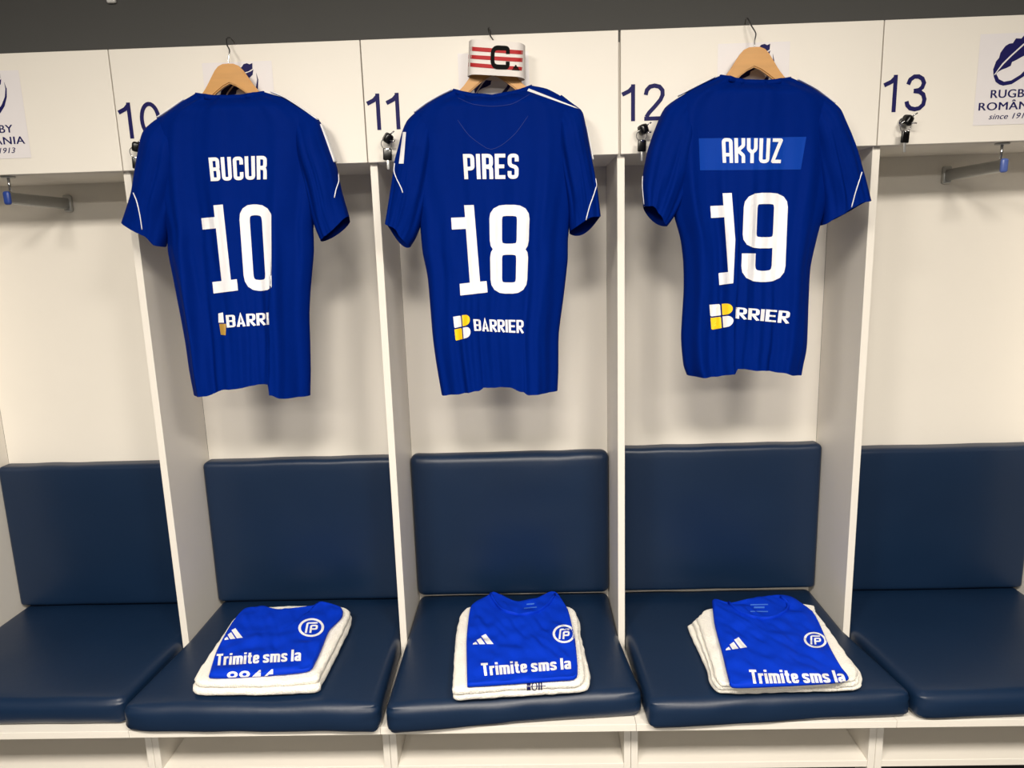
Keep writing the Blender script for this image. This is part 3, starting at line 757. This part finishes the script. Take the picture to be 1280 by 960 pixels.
# ------------------------------------------------------------------ captain armband
def armband():
    tl, tr, br, bl = [at(p[0], p[1], 1, -.088) for p in ((585.5, 48.5), (656.5, 54), (656.5, 97), (583.5, 93))]
    t = thing('captain_armband', ((tl.x + br.x) / 2, -.07, bl.z), 'white captain armband with red stripes and a black C', 'armband')
    vs = []; fs = []; n = 64; rows = 9
    for k in range(rows):
        v = k / (rows - 1); a = tl.lerp(bl, v); b = tr.lerp(br, v); W = (b - a).length
        for j in range(n):
            u2 = j / n * 2
            front = u2 < 1; u = u2 if front else 2 - u2
            p = a.lerp(b, u); e = .004 * (1 - abs(2 * u - 1) ** 8) ** .5
            p.y = -.088 - e - .004 * math.sin(u * 3.1) * math.sin(v * 3) if front else -.048 + .006 * (1 - abs(2 * u - 1) ** 8) ** .5
            # close the ends softly
            k2 = abs(2 * u - 1) ** 10
            p.y = p.y * (1 - k2) + -.068 * k2
            vs.append(p)
    for k in range(rows - 1):
        for j in range(n): fs.append((k * n + j, k * n + (j + 1) % n, (k + 1) * n + (j + 1) % n, (k + 1) * n + j))
    o = meshobj('elastic_band', vs, fs, M['band'], t, True)
    bv = bvh_of([o])
    sq = [poly([(0, 0), (1, 0), (1, 1), (0, 1)])]
    z = lambda x, y: (440 + x / 5.333, 20 + y / 5.333)
    for q in (((778, 203), (1140, 230), (1138, 257), (777, 231)), ((777, 258), (1138, 280), (1136, 307), (776, 284)), ((776, 310), (1135, 340), (1132, 364), (775, 337))):
        decal('red_stripe', sq, [z(*c) for c in q], bv, M['print_red'], t, 24, 2, .0008)
    T = .20
    decal('letter_c', [stroke([(.9, .66), (.9, .9), (.1, .9), (.1, .1), (.9, .1), (.9, .34)], T, False, .3, 8)], [z(*c) for c in ((926, 193), (1053, 200), (1050, 357), (922, 354))], bv, M['print_black'], t, 8, 8, .0014)
    decal('small_mark', [poly([(0, 0), (1, 0), (1, .18), (0, .18)]), poly([(.1, .25), (.35, .25), (.45, .6), (.2, .62)]), poly([(.4, .25), (.6, .25), (.65, .75), (.5, 1), (.35, .75)]), poly([(.65, .25), (.9, .25), (.8, .62), (.55, .6)])],
          [z(*c) for c in ((1068, 322), (1116, 325), (1116, 362), (1068, 360))], bv, M['print_black'], t, 4, 4, .0016)
armband()

# ------------------------------------------------------------------ folded towels and shirts
ZS = .4805
def ring_slab(outline, z0, z1, rnd, n=96, rings=14, wr=0.0, seed=0, flat=True):
    """closed slab over an outline (x, y): rounded rim, softly rumpled top"""
    O = catmull(outline + [outline[0]], n + 1)[:-1]
    c = sum((p for p in O), Vector((0, 0))) / n
    H = z1 - z0; prof_pts = []
    for k in range(7):                       # underside to top round the rim
        a = -math.pi / 2 + math.pi * k / 6
        prof_pts.append((rnd * (1 - math.cos(a)), (z0 + z1) / 2 + H / 2 * math.sin(a)))
    vs = []; fs = []
    def ring(inset, z, s=None):
        base = len(vs)
        for j, p in enumerate(O):
            d = (c - p); L = d.length
            q = p + d * min(.98, inset / L) if s is None else p + d * s
            zz = z
            if wr and (s is not None or z > z1 - 1e-4):
                zz += wr * (vnoise(q.x * 28, q.y * 28, seed) + .6 * vnoise(q.x * 70 + q.y * 30, q.y * 20, seed + 2))
            vs.append(Vector((q.x, q.y, zz)))
        return base
    bases = [ring(i, z) for i, z in prof_pts]
    L0 = min((c - p).length for p in O); s0 = rnd / L0
    for k in range(1, rings): bases.append(ring(0, z1, s0 + (.985 - s0) * k / (rings - 1)))
    for a, b in zip(bases, bases[1:]):
        for j in range(n): fs.append((a + j, a + (j + 1) % n, b + (j + 1) % n, b + j))
    fs.append(tuple(bases[-1] + j for j in range(n))); fs.append(tuple(bases[0] + j for j in range(n))[::-1])
    return vs, fs
def towel(label, layers, mark=None):
    pts = [p for l in layers for p in l[0]]
    c = at(*layers[0][0][0], 2, ZS)
    t = thing('folded_towel', (c.x, c.y, ZS), label, 'towel', 'folded white towels on the seat cushions')
    parts = []
    for k, (ol, za, zb) in enumerate(layers):
        o2 = [at(p[0], p[1], 2, (za + zb) / 2) for p in ol]; o2 = [(q.x, q.y) for q in o2]
        vs, fs = ring_slab(o2, za, zb, (zb - za) * .48, 150, 14, .004, k + len(label))
        vs = [v + Vector((.0035 * vnoise(v.y * 60, v.z * 150, 3), .0035 * vnoise(v.x * 60, v.z * 150, 4), .0015 * vnoise(v.x * 110, v.y * 110, 6))) for v in vs]
        parts.append(meshobj('towel_fold', vs, fs, M['towel'], t, True))
    return t, parts
def tee(label, outline, z0, z1, seed, neck, logo, crest, text, extra=None, neck_in=None):
    o2 = [at(p[0], p[1], 2, (z0 + z1) / 2) for p in outline]; c = o2[0]
    t = thing('folded_shirt', (c.x, c.y, z0), label, 'shirt', 'folded blue shirts on the towels')
    vs, fs = ring_slab([(q.x, q.y) for q in o2], z0, z1, (z1 - z0) * .45, 128, 26, .0105, seed)
    b = meshobj('body', vs, fs, M['tee'], t, True)
    bv = bvh_of([b])
    if neck:
        P = [hit(bv, *p, -.001) for p in catmull(neck, 26)]
        P = [p for p in P if p is not None]
        if len(P) > 3: tube('collar', P, .0075, M['tee'], t, seg=8, flat=.0035)
    if neck_in: decal('neck_print', neck_in[0], neck_in[1], bv, M['print_grey'], t, 4, 4, .001)
    bars = [poly([(.0, .0), (.26, .0), (.20, .22), (.10, .22)]), poly([(.34, .0), (.60, .0), (.42, .62), (.24, .42)]), poly([(.68, .0), (1.0, .0), (.62, 1.0), (.44, .82)])]
    bars = [poly([(0, 0), (.24, 0), (.15, .25), (.02, .12)]), poly([(.32, 0), (.60, 0), (.38, .62), (.18, .42)]), poly([(.68, 0), (1, 0), (.62, 1), (.40, .80)])]
    decal('bar_logo', bars, logo, bv, M['print_white'], t, 12, 12, .0016)
    ringp = []; 
    for k in range(28):
        a = 2 * math.pi * k / 28; ringp.append((.5 + .44 * math.cos(a), .5 + .44 * math.sin(a)))
    cr = [stroke(ringp, .10, True), stroke([(.30, .22), (.36, .74), (.74, .74)], .08, False, .06), stroke([(.47, .22), (.50, .60), (.72, .60), (.70, .42), (.52, .42)], .08, False, .05)]
    decal('crest', cr, crest, bv, M['print_white'], t, 14, 14, .0016)
    decal('lettering', small_word('Trimite sms la'), text, bv, M['print_white'], t, 70, 12, .0030)
    if extra:
        pp, _ = font_polys('8844', .012)
        decal('cut_off_digits', pp, extra, bv, M['print_white'], t, 24, 8, .0016, [((0, .50), (0, -1))])
    return t
# left stack
towel('folded white towel under the leftmost folded blue shirt',
      [([(242, 858), (247, 866), (320, 866.5), (395, 863), (403, 853), (420, 821), (438, 782), (434, 768), (360, 766), (300, 775), (268, 815)], ZS, ZS + .019),
       ([(243, 850), (250, 857), (322, 857), (393, 852), (403, 840), (420, 808), (437, 771), (430, 762), (360, 760), (302, 768), (272, 805)], ZS + .018, ZS + .036)])
tee('folded blue shirt on the left towel, cut-off digits along its front fold',
    [(261, 846), (282, 846.5), (333, 843.5), (385, 838), (395, 826), (404, 806), (412, 787), (428, 770), (426, 760), (402, 753), (393, 758), (350, 763), (331, 760), (306, 762), (289, 781), (271, 814)],
    ZS + .0385, ZS + .051, 3, None,
    ((280, 785), (303, 785), (303.5, 797), (280.5, 800)), ((373, 773), (405.5, 772), (405.5, 796), (372, 796.5)),
    ((271, 817.5), (376.5, 811.5), (376, 826), (269.5, 832)), ((283.5, 839.5), (343.5, 836.5), (343.5, 853), (282.5, 855)))
# middle stack
_, mt = towel('folded white towel with a small dark print on its front',
      [([(566, 868), (572, 873), (640, 868.5), (700, 865), (732, 862), (738, 848), (727, 800), (718, 768), (650, 760), (584, 768), (571, 790), (567, 838)], ZS, ZS + .018),
       ([(565.5, 862), (571, 866), (640, 861), (700, 858), (724, 856), (731, 843), (724, 798), (716, 763), (650, 755), (584, 762), (572, 784), (567.5, 832)], ZS + .017, ZS + .034)])
bv = bvh_of(mt)
decal('small_print', [stroke([(.42 + .13 * math.cos(a * .5236), .5 + .42 * math.sin(a * .5236)) for a in range(12)], .06, True), poly([(.02, .6), (.22, .6), (.22, .85), (.02, .85)]), poly([(.02, .1), (.22, .1), (.22, .45), (.02, .45)]),
                     poly([(.62, .1), (.7, .1), (.7, .95), (.62, .95)]), poly([(.75, .1), (.82, .1), (.82, .95), (.75, .95)]), poly([(.0, .48), (1, .48), (1, .55), (0, .55)])],
      ((658, 852.5), (682, 851.5), (682, 863.5), (658, 864.5)), bv, M['print_navy'], mt[1].parent, 6, 4, .0012)
tee('folded blue shirt on the middle towel, round neckline facing up',
    [(584, 857.5), (640, 854), (700, 849.5), (720, 847.5), (722, 833), (719, 800), (716, 786), (710, 763), (697, 743), (688, 741), (668, 751), (645, 753), (628, 746), (616, 741), (609, 746), (590, 757), (586, 770), (583, 802)],
    ZS + .0365, ZS + .0495, 8, [(613, 743), (618, 752), (630, 764), (650, 769), (672, 765), (687, 754), (693, 744)],
    ((591, 792.5), (617, 792.5), (617, 805), (591, 805.5)), ((690, 781), (719, 780), (719.5, 804), (691, 804)),
    ((601, 829), (713, 822), (714, 836), (603, 845)), None,
    ([poly([(0, 0), (1, .2), (1, .35), (0, .15)]), poly([(.2, .6), (.8, .7), (.8, .9), (.2, .8)])], ((655, 753), (671, 753), (671, 761), (655, 761))))
# right stack
towel('folded white towel with fanned left folds under the right shirt',
      [([(859, 784), (864, 781), (885, 770), (1012, 766), (1022, 775), (1074, 840), (1077, 854), (1067, 861.5), (981, 863.5), (897, 863.5), (880, 830)], ZS, ZS + .013),
       ([(866, 780), (870, 776), (888, 766), (1010, 762), (1022, 772), (1070, 838), (1073, 850), (1064, 857), (981, 859), (898, 859.5), (884, 828)], ZS + .012, ZS + .025),
       ([(871, 774), (876, 770), (892, 762), (1008, 757), (1021, 768), (1068, 834), (1070, 845), (1062, 852), (981, 855), (902, 856), (889, 826)], ZS + .024, ZS + .036)])
tee('folded blue shirt on the right towel, tilted with its collar at the back',
    [(890, 752), (894, 750), (912, 755), (935, 750), (972, 745), (989, 748), (1003, 756), (1019, 770), (1038, 811), (1052, 836), (1061, 849), (1040, 853), (981, 856.5), (917, 858.5), (911, 850), (903, 818), (893, 780)],
    ZS + .040, ZS + .0525, 33, [(911, 754), (925, 766), (945, 773), (965, 773), (981, 765), (986, 755), (976, 747)],
    ((907, 797), (933.5, 796), (934, 809), (907, 813)), ((1003, 789.5), (1031, 790), (1036, 810), (1006, 810)),
    ((936, 837), (1053, 838), (1058, 853), (939, 854.5)), None,
    ([poly([(0, .1), (1, .0), (1, .12), (0, .22)]), poly([(.2, .5), (.8, .45), (.8, .65), (.2, .7)]), poly([(0, .85), (1, .8), (1, .92), (0, .98)])], ((938, 755), (960, 754), (960, 765), (938, 766))))
